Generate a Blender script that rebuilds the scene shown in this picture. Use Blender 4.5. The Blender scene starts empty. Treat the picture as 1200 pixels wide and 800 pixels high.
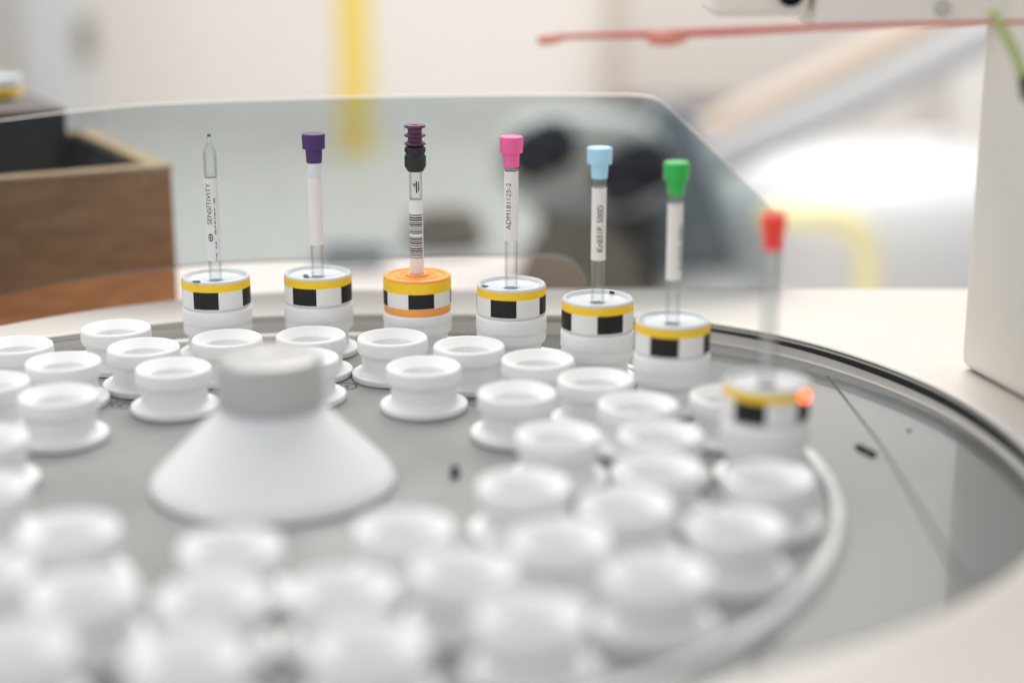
import bpy, bmesh, math, random
from mathutils import Vector, Matrix
random.seed(7)
S = bpy.context.scene
COL = S.collection
MM = 0.001
R = math.radians

# ------------------------------------------------------------------ camera
cam_d = bpy.data.cameras.new('camera')
cam = bpy.data.objects.new('camera', cam_d)
COL.objects.link(cam)
cam.location = (0, 0, 0.1741)
cam.rotation_euler = (R(90 - 15.18), 0, 0)
cam_d.sensor_width = 36
cam_d.lens = 57.82
cam_d.clip_start = 0.01
cam_d.clip_end = 50
cam_d.dof.use_dof = True
cam_d.dof.focus_distance = 0.620
cam_d.dof.aperture_fstop = 2.85
cam_d.dof.aperture_blades = 0
S.camera = cam

# ------------------------------------------------------------------ world, lamps, exposure
W = bpy.data.worlds.new('World')
S.world = W
W.use_nodes = True
bg = W.node_tree.nodes['Background']
bg.inputs['Color'].default_value = (0.96, 0.98, 1.0, 1)
bg.inputs['Strength'].default_value = 0.52

def area(name, loc, target, sx, sy, power, col):
    d = bpy.data.lights.new(name, 'AREA')
    d.shape = 'RECTANGLE'
    d.size, d.size_y, d.energy, d.color = sx, sy, power, col
    o = bpy.data.objects.new(name, d)
    COL.objects.link(o)
    o.location = loc
    o.rotation_euler = (Vector(target) - Vector(loc)).to_track_quat('-Z', 'Y').to_euler()
    return o
area('ceiling_lamp', (-0.25, 1.15, 1.15), (-0.05, 0.65, 0), 1.3, 0.7, 10.0, (1.0, 0.955, 0.91))
area('front_left_fill', (-1.3, -0.15, 0.75), (-0.05, 0.5, 0), 0.5, 0.9, 2.0, (0.95, 0.98, 1.0))  # unseen soft light added at front left to brighten hub and front faces
area('ceiling_lamp', (0.3, 2.0, 1.5), (0.1, 2.1, 0), 1.8, 0.8, 19, (1.0, 0.975, 0.95))

S.view_settings.view_transform = 'Standard'
S.view_settings.look = 'None'
S.view_settings.exposure = 0.40
S.view_settings.gamma = 1
S.view_settings.use_curve_mapping = False
S.render.engine = 'CYCLES'
S.cycles.max_bounces = 7
S.cycles.diffuse_bounces = 3
S.cycles.glossy_bounces = 3
S.cycles.transmission_bounces = 4
S.cycles.transparent_max_bounces = 16

# ------------------------------------------------------------------ materials
MATS = {}
def mat(name, col, rough=0.5, metal=0.0, noise=0.0, nscale=60.0, bump=0.0, bscale=300.0,
        trans=0.0, ior=1.5, sss=0.0, coat=0.0, rvar=0.0, emit=None, estr=0.0, spec=0.5, stretch=None):
    m = bpy.data.materials.new(name)
    m.use_nodes = True
    nt = m.node_tree
    b = nt.nodes['Principled BSDF']
    b.inputs['Base Color'].default_value = (*col, 1)
    b.inputs['Roughness'].default_value = rough
    b.inputs['Metallic'].default_value = metal
    b.inputs['Transmission Weight'].default_value = trans
    b.inputs['IOR'].default_value = ior
    b.inputs['Specular IOR Level'].default_value = spec
    b.inputs['Coat Weight'].default_value = coat
    b.inputs['Coat Roughness'].default_value = 0.06
    if sss:
        b.inputs['Subsurface Weight'].default_value = sss
        b.inputs['Subsurface Radius'].default_value = (1.0, 0.95, 0.9)
        b.inputs['Subsurface Scale'].default_value = 0.004
    if emit:
        b.inputs['Emission Color'].default_value = (*emit, 1)
        b.inputs['Emission Strength'].default_value = estr
    if noise or bump or rvar:
        tc = nt.nodes.new('ShaderNodeTexCoord')
        mp = nt.nodes.new('ShaderNodeMapping')
        nt.links.new(tc.outputs['Object'], mp.inputs['Vector'])
        if stretch:
            mp.inputs['Scale'].default_value = stretch
        n = nt.nodes.new('ShaderNodeTexNoise')
        n.inputs['Scale'].default_value = nscale
        n.inputs['Detail'].default_value = 6
        nt.links.new(mp.outputs['Vector'], n.inputs['Vector'])
        if noise:
            mx = nt.nodes.new('ShaderNodeMix')
            mx.data_type = 'RGBA'
            mx.inputs[6].default_value = (*[max(0, c * (1 - noise)) for c in col], 1)
            mx.inputs[7].default_value = (*[min(1, c * (1 + noise)) for c in col], 1)
            nt.links.new(n.outputs['Fac'], mx.inputs[0])
            nt.links.new(mx.outputs[2], b.inputs['Base Color'])
        if rvar:
            mr = nt.nodes.new('ShaderNodeMapRange')
            mr.inputs[1].default_value = 0.3
            mr.inputs[2].default_value = 0.7
            mr.inputs[3].default_value = max(0.02, rough - rvar)
            mr.inputs[4].default_value = rough + rvar
            nt.links.new(n.outputs['Fac'], mr.inputs[0])
            nt.links.new(mr.outputs[0], b.inputs['Roughness'])
        if bump:
            n2 = nt.nodes.new('ShaderNodeTexNoise')
            n2.inputs['Scale'].default_value = bscale
            n2.inputs['Detail'].default_value = 5
            nt.links.new(mp.outputs['Vector'], n2.inputs['Vector'])
            bp = nt.nodes.new('ShaderNodeBump')
            bp.inputs['Strength'].default_value = bump
            bp.inputs['Distance'].default_value = 0.0004
            nt.links.new(n2.outputs['Fac'], bp.inputs['Height'])
            nt.links.new(bp.outputs['Normal'], b.inputs['Normal'])
    MATS[name] = m
    return m

mat('holder_plastic', (0.85, 0.85, 0.847), 0.42)
mat('hub_plastic', (0.79, 0.80, 0.81), 0.2, noise=0.02, nscale=60, rvar=0.06)
mat('hub_cap_plastic', (0.47, 0.465, 0.45), 0.36, metal=0.25, noise=0.03, nscale=120, bump=0.15, bscale=900)
mat('lip_plastic', (0.74, 0.75, 0.74), 0.3)
mat('spinner_plastic', (0.64, 0.665, 0.68), 0.16, noise=0.03, nscale=150, rvar=0.08)
mat('orange_plastic', (0.92, 0.36, 0.07), 0.38, noise=0.04, nscale=200)
mat('paper_label', (0.80, 0.79, 0.77), 0.55, noise=0.03, nscale=400)
mat('tube_label', (0.82, 0.78, 0.74), 0.6, noise=0.03, nscale=300)
mat('yellow_tape', (0.95, 0.60, 0.008), 0.42, noise=0.05, nscale=300)
mat('black_print', (0.012, 0.011, 0.012), 0.5, noise=0.2, nscale=500, spec=0.3)
mat('text_ink', (0.012, 0.012, 0.012), 0.6)
mat('faint_ink', (0.16, 0.17, 0.17), 0.6)
mat('green_ink', (0.03, 0.075, 0.05), 0.6)
mat('pen_ink', (0.012, 0.02, 0.03), 0.5)
# (thin tube glass is built below)
mat('frost_label', (0.74, 0.75, 0.74), 0.5)
mat('violet_cap', (0.062, 0.016, 0.125), 0.42, noise=0.08, nscale=300)
mat('plum_cap', (0.10, 0.025, 0.075), 0.45)
mat('black_cap', (0.012, 0.011, 0.012), 0.4)
mat('pink_cap', (0.88, 0.13, 0.36), 0.4, noise=0.03, nscale=300)
mat('blue_cap', (0.42, 0.72, 0.90), 0.3, noise=0.03)
mat('green_cap', (0.02, 0.48, 0.075), 0.38, noise=0.03, nscale=300)
mat('red_cap', (0.98, 0.055, 0.035), 0.4)
mat('green_bead', (0.0, 0.16, 0.10), 0.3)
mat('cream_paint', (0.595, 0.558, 0.52), 0.42, noise=0.015, nscale=25, bump=0.08, bscale=700)
mat('post_paint', (0.86, 0.81, 0.745), 0.5, noise=0.02, nscale=25, bump=0.08, bscale=700)
mat('basin_floor', (0.155, 0.165, 0.157), 0.16, coat=0.6, noise=0.06, nscale=40, rvar=0.06)
mat('floor_reflection', (0.15, 0.165, 0.165), 0.18, coat=0.6, noise=0.06, nscale=40, rvar=0.06)  # darker tint paints a reflection on the basin floor
mat('basin_wall', (0.60, 0.575, 0.54), 0.25, noise=0.05)
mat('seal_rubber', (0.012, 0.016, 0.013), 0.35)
mat('black_hole', (0.01, 0.01, 0.01), 0.8, spec=0.1)
mat('lid_edge', (0.56, 0.52, 0.48), 0.4)
mat('black_block', (0.014, 0.014, 0.018), 0.4, spec=0.15, noise=0.3, nscale=60, bump=0.2, bscale=400)
mat('block_top', (0.10, 0.085, 0.075), 0.55, noise=0.25, nscale=120, bump=0.2, bscale=400)
mat('wall_paint', (0.86, 0.835, 0.81), 0.7, noise=0.02, nscale=3)
mat('column_paint', (0.58, 0.60, 0.60), 0.6, noise=0.03, nscale=4)
mat('beige_panel', (0.66, 0.62, 0.585), 0.6, noise=0.04, nscale=5)
mat('dark_panel', (0.30, 0.27, 0.24), 0.6)
mat('platform', (0.58, 0.55, 0.525), 0.55, noise=0.03, nscale=6)
mat('yellow_paint', (0.86, 0.66, 0.16), 0.45, noise=0.03, nscale=10)
mat('pale_yellow', (0.90, 0.84, 0.50), 0.45, noise=0.03, nscale=10)
mat('beige_hose', (0.72, 0.61, 0.51), 0.5)
mat('grey_hose', (0.56, 0.57, 0.58), 0.5)
mat('white_enamel', (0.66, 0.67, 0.68), 0.4, noise=0.01, nscale=5)
mat('pale_instrument', (0.66, 0.65, 0.62), 0.45, noise=0.03, nscale=15)
mat('knob_black', (0.008, 0.009, 0.016), 0.4, spec=0.05)
mat('brown_base', (0.19, 0.15, 0.12), 0.6, noise=0.5, nscale=30)
mat('dark_base', (0.04, 0.036, 0.034), 0.6, noise=0.4, nscale=30)
mat('blue_grey', (0.22, 0.245, 0.28), 0.5, noise=0.08, nscale=10)
mat('light_blue_grey', (0.60, 0.65, 0.72), 0.5)
mat('red_plastic', (0.62, 0.11, 0.08), 0.4)
mat('salmon_plastic', (0.75, 0.28, 0.20), 0.4)
mat('green_cable', (0.42, 0.50, 0.16), 0.5)
mat('tan_strip', (0.62, 0.52, 0.43), 0.6)
mat('terracotta', (0.55, 0.22, 0.13), 0.6)
mat('grey_steel', (0.55, 0.53, 0.50), 0.35, metal=0.3)
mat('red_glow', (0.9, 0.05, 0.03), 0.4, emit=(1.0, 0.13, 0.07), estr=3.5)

# brushed grey disc with fine scratches and dust specks
def disc_material():
    m = mat('disc_metal', (0.245, 0.257, 0.247), 0.36, noise=0.05, nscale=30, rvar=0.10, bump=0.06, bscale=1500)
    nt = m.node_tree
    b = nt.nodes['Principled BSDF']
    base = b.inputs['Base Color'].links[0].from_socket
    tc = nt.nodes.new('ShaderNodeTexCoord')
    v = nt.nodes.new('ShaderNodeTexVoronoi')
    v.inputs['Scale'].default_value = 260
    nt.links.new(tc.outputs['Object'], v.inputs['Vector'])
    lt = nt.nodes.new('ShaderNodeMath')
    lt.operation = 'LESS_THAN'
    lt.inputs[1].default_value = 0.07
    nt.links.new(v.outputs['Distance'], lt.inputs[0])
    wn = nt.nodes.new('ShaderNodeMath')
    wn.operation = 'GREATER_THAN'
    wn.inputs[1].default_value = 0.72
    sep = nt.nodes.new('ShaderNodeSeparateColor')
    nt.links.new(v.outputs['Color'], sep.inputs[0])
    nt.links.new(sep.outputs[0], wn.inputs[0])
    mul = nt.nodes.new('ShaderNodeMath')
    mul.operation = 'MULTIPLY'
    nt.links.new(lt.outputs[0], mul.inputs[0])
    nt.links.new(wn.outputs[0], mul.inputs[1])
    mx = nt.nodes.new('ShaderNodeMix')
    mx.data_type = 'RGBA'
    nt.links.new(mul.outputs[0], mx.inputs[0])
    nt.links.new(base, mx.inputs[6])
    mx.inputs[7].default_value = (0.6, 0.6, 0.58, 1)
    n3 = nt.nodes.new('ShaderNodeTexNoise')
    n3.inputs['Scale'].default_value = 9
    n3.inputs['Detail'].default_value = 7
    n3.inputs['Roughness'].default_value = 0.65
    nt.links.new(tc.outputs['Object'], n3.inputs['Vector'])
    r3 = nt.nodes.new('ShaderNodeMapRange')
    r3.inputs[1].default_value = 0.35
    r3.inputs[2].default_value = 0.65
    r3.inputs[3].default_value = 0.86
    r3.inputs[4].default_value = 1.10
    nt.links.new(n3.outputs['Fac'], r3.inputs[0])
    m3 = nt.nodes.new('ShaderNodeMix')
    m3.data_type = 'RGBA'
    m3.blend_type = 'MULTIPLY'
    m3.inputs[0].default_value = 1.0
    nt.links.new(mx.outputs[2], m3.inputs[6])
    nt.links.new(r3.outputs[0], m3.inputs[7])
    nt.links.new(m3.outputs[2], b.inputs['Base Color'])
disc_material()

def wood_material(name, c1, c2):
    m = bpy.data.materials.new(name)
    m.use_nodes = True
    nt = m.node_tree
    b = nt.nodes['Principled BSDF']
    tc = nt.nodes.new('ShaderNodeTexCoord')
    mp = nt.nodes.new('ShaderNodeMapping')
    mp.inputs['Scale'].default_value = (14, 14, 55)
    nt.links.new(tc.outputs['Object'], mp.inputs['Vector'])
    n = nt.nodes.new('ShaderNodeTexNoise')
    n.inputs['Scale'].default_value = 3
    n.inputs['Detail'].default_value = 8
    n.inputs['Distortion'].default_value = 0.6
    nt.links.new(mp.outputs['Vector'], n.inputs['Vector'])
    cr = nt.nodes.new('ShaderNodeValToRGB')
    cr.color_ramp.elements[0].position = 0.3
    cr.color_ramp.elements[0].color = (*c1, 1)
    cr.color_ramp.elements[1].position = 0.7
    cr.color_ramp.elements[1].color = (*c2, 1)
    nt.links.new(n.outputs['Fac'], cr.inputs['Fac'])
    nt.links.new(cr.outputs['Color'], b.inputs['Base Color'])
    b.inputs['Roughness'].default_value = 0.45
    MATS[name] = m
wood_material('wood', (0.42, 0.165, 0.065), (0.60, 0.28, 0.115))
wood_material('wood_edge', (0.50, 0.31, 0.16), (0.60, 0.40, 0.23))

def lid_material():
    m = bpy.data.materials.new('smoked_acrylic')
    m.use_nodes = True
    nt = m.node_tree
    nt.nodes.remove(nt.nodes['Principled BSDF'])
    out = nt.nodes['Material Output']
    tr = nt.nodes.new('ShaderNodeBsdfTransparent')
    tr.inputs['Color'].default_value = (0.765, 0.808, 0.812, 1)
    df = nt.nodes.new('ShaderNodeBsdfDiffuse')
    df.inputs['Color'].default_value = (0.72, 0.74, 0.82, 1)
    gl = nt.nodes.new('ShaderNodeBsdfGlossy')
    gl.inputs['Roughness'].default_value = 0.03
    gl.inputs['Color'].default_value = (0.6, 0.62, 0.65, 1)
    fr = nt.nodes.new('ShaderNodeFresnel')
    fr.inputs['IOR'].default_value = 1.33
    m1 = nt.nodes.new('ShaderNodeMixShader')
    m1.inputs[0].default_value = 0.007
    nt.links.new(tr.outputs[0], m1.inputs[1])
    nt.links.new(df.outputs[0], m1.inputs[2])
    m2 = nt.nodes.new('ShaderNodeMixShader')
    nt.links.new(fr.outputs[0], m2.inputs[0])
    nt.links.new(m1.outputs[0], m2.inputs[1])
    nt.links.new(gl.outputs[0], m2.inputs[2])
    nt.links.new(m2.outputs[0], out.inputs['Surface'])
    MATS['smoked_acrylic'] = m
lid_material()

def tube_glass(name, edge, gloss):
    m = bpy.data.materials.new(name)
    m.use_nodes = True
    nt = m.node_tree
    nt.nodes.remove(nt.nodes['Principled BSDF'])
    out = nt.nodes['Material Output']
    lw = nt.nodes.new('ShaderNodeLayerWeight')
    lw.inputs['Blend'].default_value = 0.15
    mx = nt.nodes.new('ShaderNodeMix')
    mx.data_type = 'RGBA'
    mx.inputs[6].default_value = (0.985, 0.99, 0.988, 1)
    mx.inputs[7].default_value = (edge, edge * 1.03, edge * 1.03, 1)
    nt.links.new(lw.outputs['Facing'], mx.inputs[0])
    tr = nt.nodes.new('ShaderNodeBsdfTransparent')
    nt.links.new(mx.outputs[2], tr.inputs['Color'])
    gl = nt.nodes.new('ShaderNodeBsdfGlossy')
    gl.inputs['Roughness'].default_value = 0.03
    fr = nt.nodes.new('ShaderNodeMath')
    fr.operation = 'MULTIPLY_ADD'
    fr.use_clamp = True
    pw = nt.nodes.new('ShaderNodeMath')
    pw.operation = 'POWER'
    pw.inputs[1].default_value = 4.0
    lw2 = nt.nodes.new('ShaderNodeLayerWeight')
    lw2.inputs['Blend'].default_value = 0.5
    nt.links.new(lw2.outputs['Facing'], pw.inputs[0])
    nt.links.new(pw.outputs[0], fr.inputs[0])
    fr.inputs[1].default_value = 0.55
    fr.inputs[2].default_value = gloss
    ms = nt.nodes.new('ShaderNodeMixShader')
    nt.links.new(fr.outputs[0], ms.inputs[0])
    nt.links.new(tr.outputs[0], ms.inputs[1])
    nt.links.new(gl.outputs[0], ms.inputs[2])
    nt.links.new(ms.outputs[0], out.inputs['Surface'])
    MATS[name] = m
tube_glass('glass', 0.60, 0.05)
tube_glass('thick_glass', 0.30, 0.14)

# ------------------------------------------------------------------ helpers (all lengths in millimetres)
def mesh_from_bm(name, bm, mats, smooth=True, angle=35):
    me = bpy.data.meshes.new(name)
    bmesh.ops.recalc_face_normals(bm, faces=bm.faces)
    bm.to_mesh(me)
    bm.free()
    for m in ([mats] if isinstance(mats, str) else mats):
        me.materials.append(MATS[m])
    if smooth:
        me.polygons.foreach_set('use_smooth', [True] * len(me.polygons))
        me.set_sharp_from_angle(angle=R(angle))
    return me

def put(name, me, parent=None, loc=(0, 0, 0), rot=(0, 0, 0)):
    o = bpy.data.objects.new(name, me)
    COL.objects.link(o)
    o.location = [v * MM for v in loc]
    o.rotation_euler = rot
    if parent:
        o.parent = parent
    return o

def tag(o, label, cat, group=None):
    o['label'] = label
    o['category'] = cat
    if group:
        o['group'] = group
    return o

def thing(name, label, cat, loc=(0, 0, 0), rotz=0.0, group=None):
    o = bpy.data.objects.new(name, None)
    o.empty_display_size = 0.01
    COL.objects.link(o)
    o.location = [v * MM for v in loc]
    o.rotation_euler = (0, 0, rotz)
    return tag(o, label, cat, group)

def lathe(name, prof, mats, seg=64, a0=0.0, a1=360.0, closed=False, angle=35):
    """revolve (r, z) pairs about z; closed joins the last pair to the first"""
    bm = bmesh.new()
    full = abs(a1 - a0 - 360) < 1e-6
    n = seg if full else seg + 1
    rings = []
    for i in range(n):
        a = R(a0 + (a1 - a0) * i / seg)
        rings.append([bm.verts.new((r * math.sin(a) * MM, r * math.cos(a) * MM, z * MM)) for r, z in prof])
    m = len(prof)
    for i in range(seg):
        A, B = rings[i], rings[(i + 1) % n]
        for j in range(m if closed else m - 1):
            k = (j + 1) % m
            q = [A[j], A[k], B[k], B[j]]
            try:
                bm.faces.new(q)
            except ValueError:
                pass
    if closed and not full:
        bm.faces.new(rings[0])
        bm.faces.new(list(reversed(rings[-1])))
    bmesh.ops.remove_doubles(bm, verts=bm.verts, dist=1e-7)
    return mesh_from_bm(name, bm, mats, angle=angle)

def fillet(pts, rad, steps=4):
    """round the inner corners of an open polyline; rad: one number or one per point"""
    out = []
    n = len(pts)
    for i, p in enumerate(pts):
        r = rad[i] if isinstance(rad, (list, tuple)) else rad
        if i in (0, n - 1) or r <= 0:
            out.append(p)
            continue
        a, b, c = Vector(pts[i - 1]), Vector(p), Vector(pts[i + 1])
        d1, d2 = (a - b), (c - b)
        t = min(r, d1.length * 0.49, d2.length * 0.49)
        s, e = b + d1.normalized() * t, b + d2.normalized() * t
        for k in range(steps + 1):
            u = k / steps
            q = (1 - u) ** 2 * s + 2 * u * (1 - u) * b + u * u * e
            out.append(tuple(q))
    return out

def box(name, size, mats, bev=0.0, seg=3, taper=1.0):
    """box centred in x and y, its base at z = 0"""
    sx, sy, sz = [v * MM for v in size]
    bm = bmesh.new()
    bmesh.ops.create_cube(bm, size=1)
    for v in bm.verts:
        v.co.x *= sx
        v.co.y *= sy
        v.co.z = (v.co.z + 0.5) * sz
    if bev:
        bmesh.ops.bevel(bm, geom=list(bm.edges), offset=bev * MM, segments=seg, affect='EDGES', profile=0.5)
    return mesh_from_bm(name, bm, mats)

def prism(name, outline, thick, mats, edge_index=0, bev=0.0):
    """outline in the xz plane, extruded along +y; edge_index = material of its rim"""
    bm = bmesh.new()
    f = [bm.verts.new((x * MM, 0, z * MM)) for x, z in outline]
    b = [bm.verts.new((x * MM, thick * MM, z * MM)) for x, z in outline]
    bm.faces.new(f)
    bm.faces.new(list(reversed(b)))
    n = len(f)
    for i in range(n):
        q = bm.faces.new([f[i], b[i], b[(i + 1) % n], f[(i + 1) % n]])
        q.material_index = edge_index
    if bev:
        bmesh.ops.bevel(bm, geom=list(bm.edges), offset=bev * MM, segments=2, affect='EDGES')
    return mesh_from_bm(name, bm, mats, angle=30)

def spline(pts, n=10, closed=False):
    """Catmull-Rom through the points (tuples of any dimension)"""
    P = [Vector(p) for p in pts]
    out = []
    m = len(P)
    for i in range(m if closed else m - 1):
        if closed:
            a, b, c, d = P[i - 1], P[i], P[(i + 1) % m], P[(i + 2) % m]
        else:
            a, b, c, d = P[max(i - 1, 0)], P[i], P[i + 1], P[min(i + 2, m - 1)]
        for k in range(n):
            t = k / n
            out.append(0.5 * ((2 * b) + (c - a) * t + (2 * a - 5 * b + 4 * c - d) * t * t + (3 * b - a - 3 * c + d) * t ** 3))
    if not closed:
        out.append(P[-1])
    return out

def pipe(name, pts, radius, mats, seg=20, n=10, radii=None):
    """a tube along a 3D spline; radius in mm or a function of the parameter 0..1"""
    path = spline(pts, n) if n > 1 else [Vector(p) for p in pts]
    bm = bmesh.new()
    rings = []
    T0 = None
    N = None
    for i, p in enumerate(path):
        t = (path[min(i + 1, len(path) - 1)] - path[max(i - 1, 0)]).normalized()
        if N is None:
            N = t.orthogonal().normalized()
        else:
            N = (N - t * N.dot(t)).normalized()
        B = t.cross(N)
        r = radius(i / (len(path) - 1)) if callable(radius) else radius
        rings.append([bm.verts.new((p + (N * math.cos(a) + B * math.sin(a)) * r) * MM)
                      for a in (2 * math.pi * k / seg for k in range(seg))])
    for A, Bv in zip(rings, rings[1:]):
        for k in range(seg):
            bm.faces.new([A[k], A[(k + 1) % seg], Bv[(k + 1) % seg], Bv[k]])
    bm.faces.new(list(reversed(rings[0])))
    bm.faces.new(rings[-1])
    return mesh_from_bm(name, bm, mats, angle=50)

def curved_patch(name, r, a0, a1, z0, z1, mats, seg=10, t=0.06):
    """a thin patch on a cylinder; angles in degrees, 0 faces -y (the viewer's side), + goes to +x"""
    bm = bmesh.new()
    F = []
    for i in range(seg + 1):
        a = R(a0 + (a1 - a0) * i / seg)
        F.append([bm.verts.new((rr * math.sin(a) * MM, -rr * math.cos(a) * MM, z * MM))
                  for rr, z in ((r, z0), (r, z1), (r - t, z1), (r - t, z0))])
    for A, B in zip(F, F[1:]):
        for j in range(4):
            k = (j + 1) % 4
            bm.faces.new([A[j], A[k], B[k], B[j]])
    bm.faces.new(F[0])
    bm.faces.new(list(reversed(F[-1])))
    return mesh_from_bm(name, bm, mats)

def text_mesh(body, size, bold=0.0):
    cu = bpy.data.curves.new('lettering', 'FONT')
    cu.body = body
    cu.size = size
    cu.resolution_u = 3
    cu.offset = bold
    o = bpy.data.objects.new('lettering', cu)
    COL.objects.link(o)
    dg = bpy.context.evaluated_depsgraph_get()
    me = bpy.data.meshes.new_from_object(o.evaluated_get(dg))
    bpy.data.objects.remove(o)
    bpy.data.curves.remove(cu)
    return me

def tube_text(name, body, height, length, r, ang, z0, mats):
    """lettering that runs up a cylinder: text x goes up z, text y wraps round the tube"""
    me = text_mesh(body, 1.0, 0.008 if body.startswith('Kr') else 0.0)
    bm = bmesh.new()
    bm.from_mesh(me)
    bpy.data.meshes.remove(me)
    xs = [v.co.x for v in bm.verts]
    ys = [v.co.y for v in bm.verts]
    x0, x1, y0, y1 = min(xs), max(xs), min(ys), max(ys)
    for v in bm.verts:
        v.co.x = (v.co.x - x0) / (x1 - x0) * length
        v.co.y = (v.co.y - y0) / (y1 - y0) * height - height / 2
    bmesh.ops.triangulate(bm, faces=bm.faces)
    for k in range(1, 10):
        yy = -height / 2 + height * k / 10
        bmesh.ops.bisect_plane(bm, geom=list(bm.verts) + list(bm.edges) + list(bm.faces),
                               plane_co=(0, yy, 0), plane_no=(0, 1, 0))
    for v in bm.verts:
        a = R(ang) - v.co.y / r
        v.co = Vector((r * math.sin(a), -r * math.cos(a), z0 + v.co.x)) * MM
    me = bpy.data.meshes.new(name)
    bm.to_mesh(me)
    bm.free()
    me.materials.append(MATS[mats])
    return me

def flat_text(body, size, mats):
    me = text_mesh(body, size * MM)
    xs = [v.co.x for v in me.vertices]
    ys = [v.co.y for v in me.vertices]
    cx, cy = (min(xs) + max(xs)) / 2, (min(ys) + max(ys)) / 2
    for v in me.vertices:
        v.co.x -= cx
        v.co.y -= cy
    me.materials.append(MATS[mats])
    return me

# ------------------------------------------------------------------ setting: platform and wall behind
PZ = -160.0
o = put('platform', box('platform', (2600, 2300, 40), 'platform'), None, (0, 1560, PZ - 40))
o['kind'] = 'structure'
o = put('wall', box('wall', (3200, 60, 1500), 'wall_paint'), None, (0, 2640, PZ - 40))
o['kind'] = 'structure'

# ------------------------------------------------------------------ autosampler: deck, basin, lid, column, arm
CX, CY, PH = -73.0, 475.7, -1.06            # carousel axis and phase (degrees, clockwise from +y)
def polar_fn(pts):
    """closed smooth outline given as points relative to the axis -> radius at an angle"""
    loop = spline(pts, 24, closed=True)
    ang = sorted((math.degrees(math.atan2(p.x, p.y)) % 360, p.length) for p in loop)
    def fn(a):
        a %= 360
        for i in range(len(ang)):
            if ang[i][0] > a:
                break
        else:
            i = 0
        a1, r1 = ang[i]
        a0_, r0 = ang[i - 1]
        if a1 < a0_:
            a0_ -= 360
            if a > a1:
                a -= 360
        if a1 - a0_ < 1e-9:
            return r1
        return r0 + (r1 - r0) * (a - a0_) / (a1 - a0_)
    return fn
inner = polar_fn([(-122, 132), (-107, 145), (-61, 169), (-21, 179), (13, 181), (73, 180), (115, 177), (152, 167), (191, 133), (222, 76), (233, 12),
                  (226, -40), (205, -80), (176, -111), (143, -134), (95, -158), (40, -176), (-20, -181),
                  (-90, -157), (-140, -114), (-171, -60), (-181, 0), (-165, 75)])
def outer(a):
    """straight rear edge, rounded rear left corner, straight right and front edges"""
    s, c = math.sin(R(a)), math.cos(R(a))
    r = 1e9
    if c > 1e-6:
        r = min(r, 226 / c)
    if c < -1e-6:
        r = min(r, 330 / -c)
    if s > 1e-6:
        r = min(r, 400 / s)
    if s < -1e-6:
        r = min(r, 250 / -s)
    if -100 < (a + 180) % 360 - 180 < 10:
        r = min(r, 210 + max(0, ((a + 180) % 360 - 180) + 39) * 0.4)
    return r
sampler = thing('autosampler', 'cream autosampler deck with round grey basin, open clear lid and upright column', 'autosampler', (CX, CY, PZ))
NA = 360
def ring_strip(name, layers, mats):
    """layers: list of functions angle -> (r, z), skinned in order"""
    bm = bmesh.new()
    cols = []
    for i in range(NA):
        a = 360.0 * i / NA
        ca, sa = math.cos(R(a)), math.sin(R(a))
        cols.append([bm.verts.new((r * sa * MM, r * ca * MM, (z - PZ) * MM)) for r, z in (L(a) for L in layers)])
    for i in range(NA):
        A, B = cols[i], cols[(i + 1) % NA]
        for j in range(len(layers) - 1):
            bm.faces.new([A[j], A[j + 1], B[j + 1], B[j]])
    return mesh_from_bm(name, bm, mats, angle=40)
FLOOR = -0.5
TOPZ = 8.0
def lay(fn, dr, z):
    return lambda a: (fn(a) + dr, z)
def slope(a):
    a %= 360
    u = max(0.0, min(1.0, (a - 75) / 45.0)) * max(0.0, min(1.0, (270 - a) / 60.0))
    return u * u * (3 - 2 * u)
def deck_edge(dr, dz):
    return lambda a: (outer(a) + dr, TOPZ + dz - 62 * slope(a))
put('deck', ring_strip('deck', [lay(inner, 0.0, TOPZ - 1.0), lay(inner, 0.2, TOPZ - 0.6), lay(inner, 0.8, TOPZ - 0.15), lay(inner, 2.0, TOPZ),
                                lambda a: (inner(a) + 6.0, TOPZ - 1.2 * slope(a)), deck_edge(-3.0, 0), deck_edge(-1.2, -0.5), deck_edge(-0.2, -2), deck_edge(0, -4), lay(outer, 0.0, PZ + 0.2)], 'cream_paint'), sampler)
put('basin_wall', ring_strip('basin_wall', [lay(inner, 0.6, TOPZ - 1.05), lay(inner, 0.6, FLOOR + 0.8), lay(inner, 0.2, FLOOR + 0.2), lay(inner, -0.6, FLOOR - 0.05)], 'basin_wall'), sampler)
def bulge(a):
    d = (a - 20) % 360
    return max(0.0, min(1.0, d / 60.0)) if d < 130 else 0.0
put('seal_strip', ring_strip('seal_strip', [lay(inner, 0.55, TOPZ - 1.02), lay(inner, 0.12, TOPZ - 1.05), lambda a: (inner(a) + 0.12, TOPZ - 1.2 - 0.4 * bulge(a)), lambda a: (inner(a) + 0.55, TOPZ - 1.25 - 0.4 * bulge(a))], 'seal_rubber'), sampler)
put('dark_reflection', ring_strip('dark_reflection', [lay(inner, 0.55, TOPZ - 2.7), lambda a: (inner(a) + 0.5 - 0.2 * bulge(a), TOPZ - 2.75),  # dark band drawn in for reflections in the wall, taller to the right
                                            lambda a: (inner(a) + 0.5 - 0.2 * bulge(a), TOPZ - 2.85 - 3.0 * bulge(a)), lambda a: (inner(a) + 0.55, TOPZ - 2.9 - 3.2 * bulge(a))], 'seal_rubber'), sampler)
fl = put('basin_floor', ring_strip('basin_floor', [lambda a: (172.0, FLOOR), lambda a: (174.0, FLOOR), lambda a: (max(175.0, inner(a) - 2), FLOOR), lay(inner, 0.7, FLOOR)], 'basin_floor'), sampler)
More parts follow.
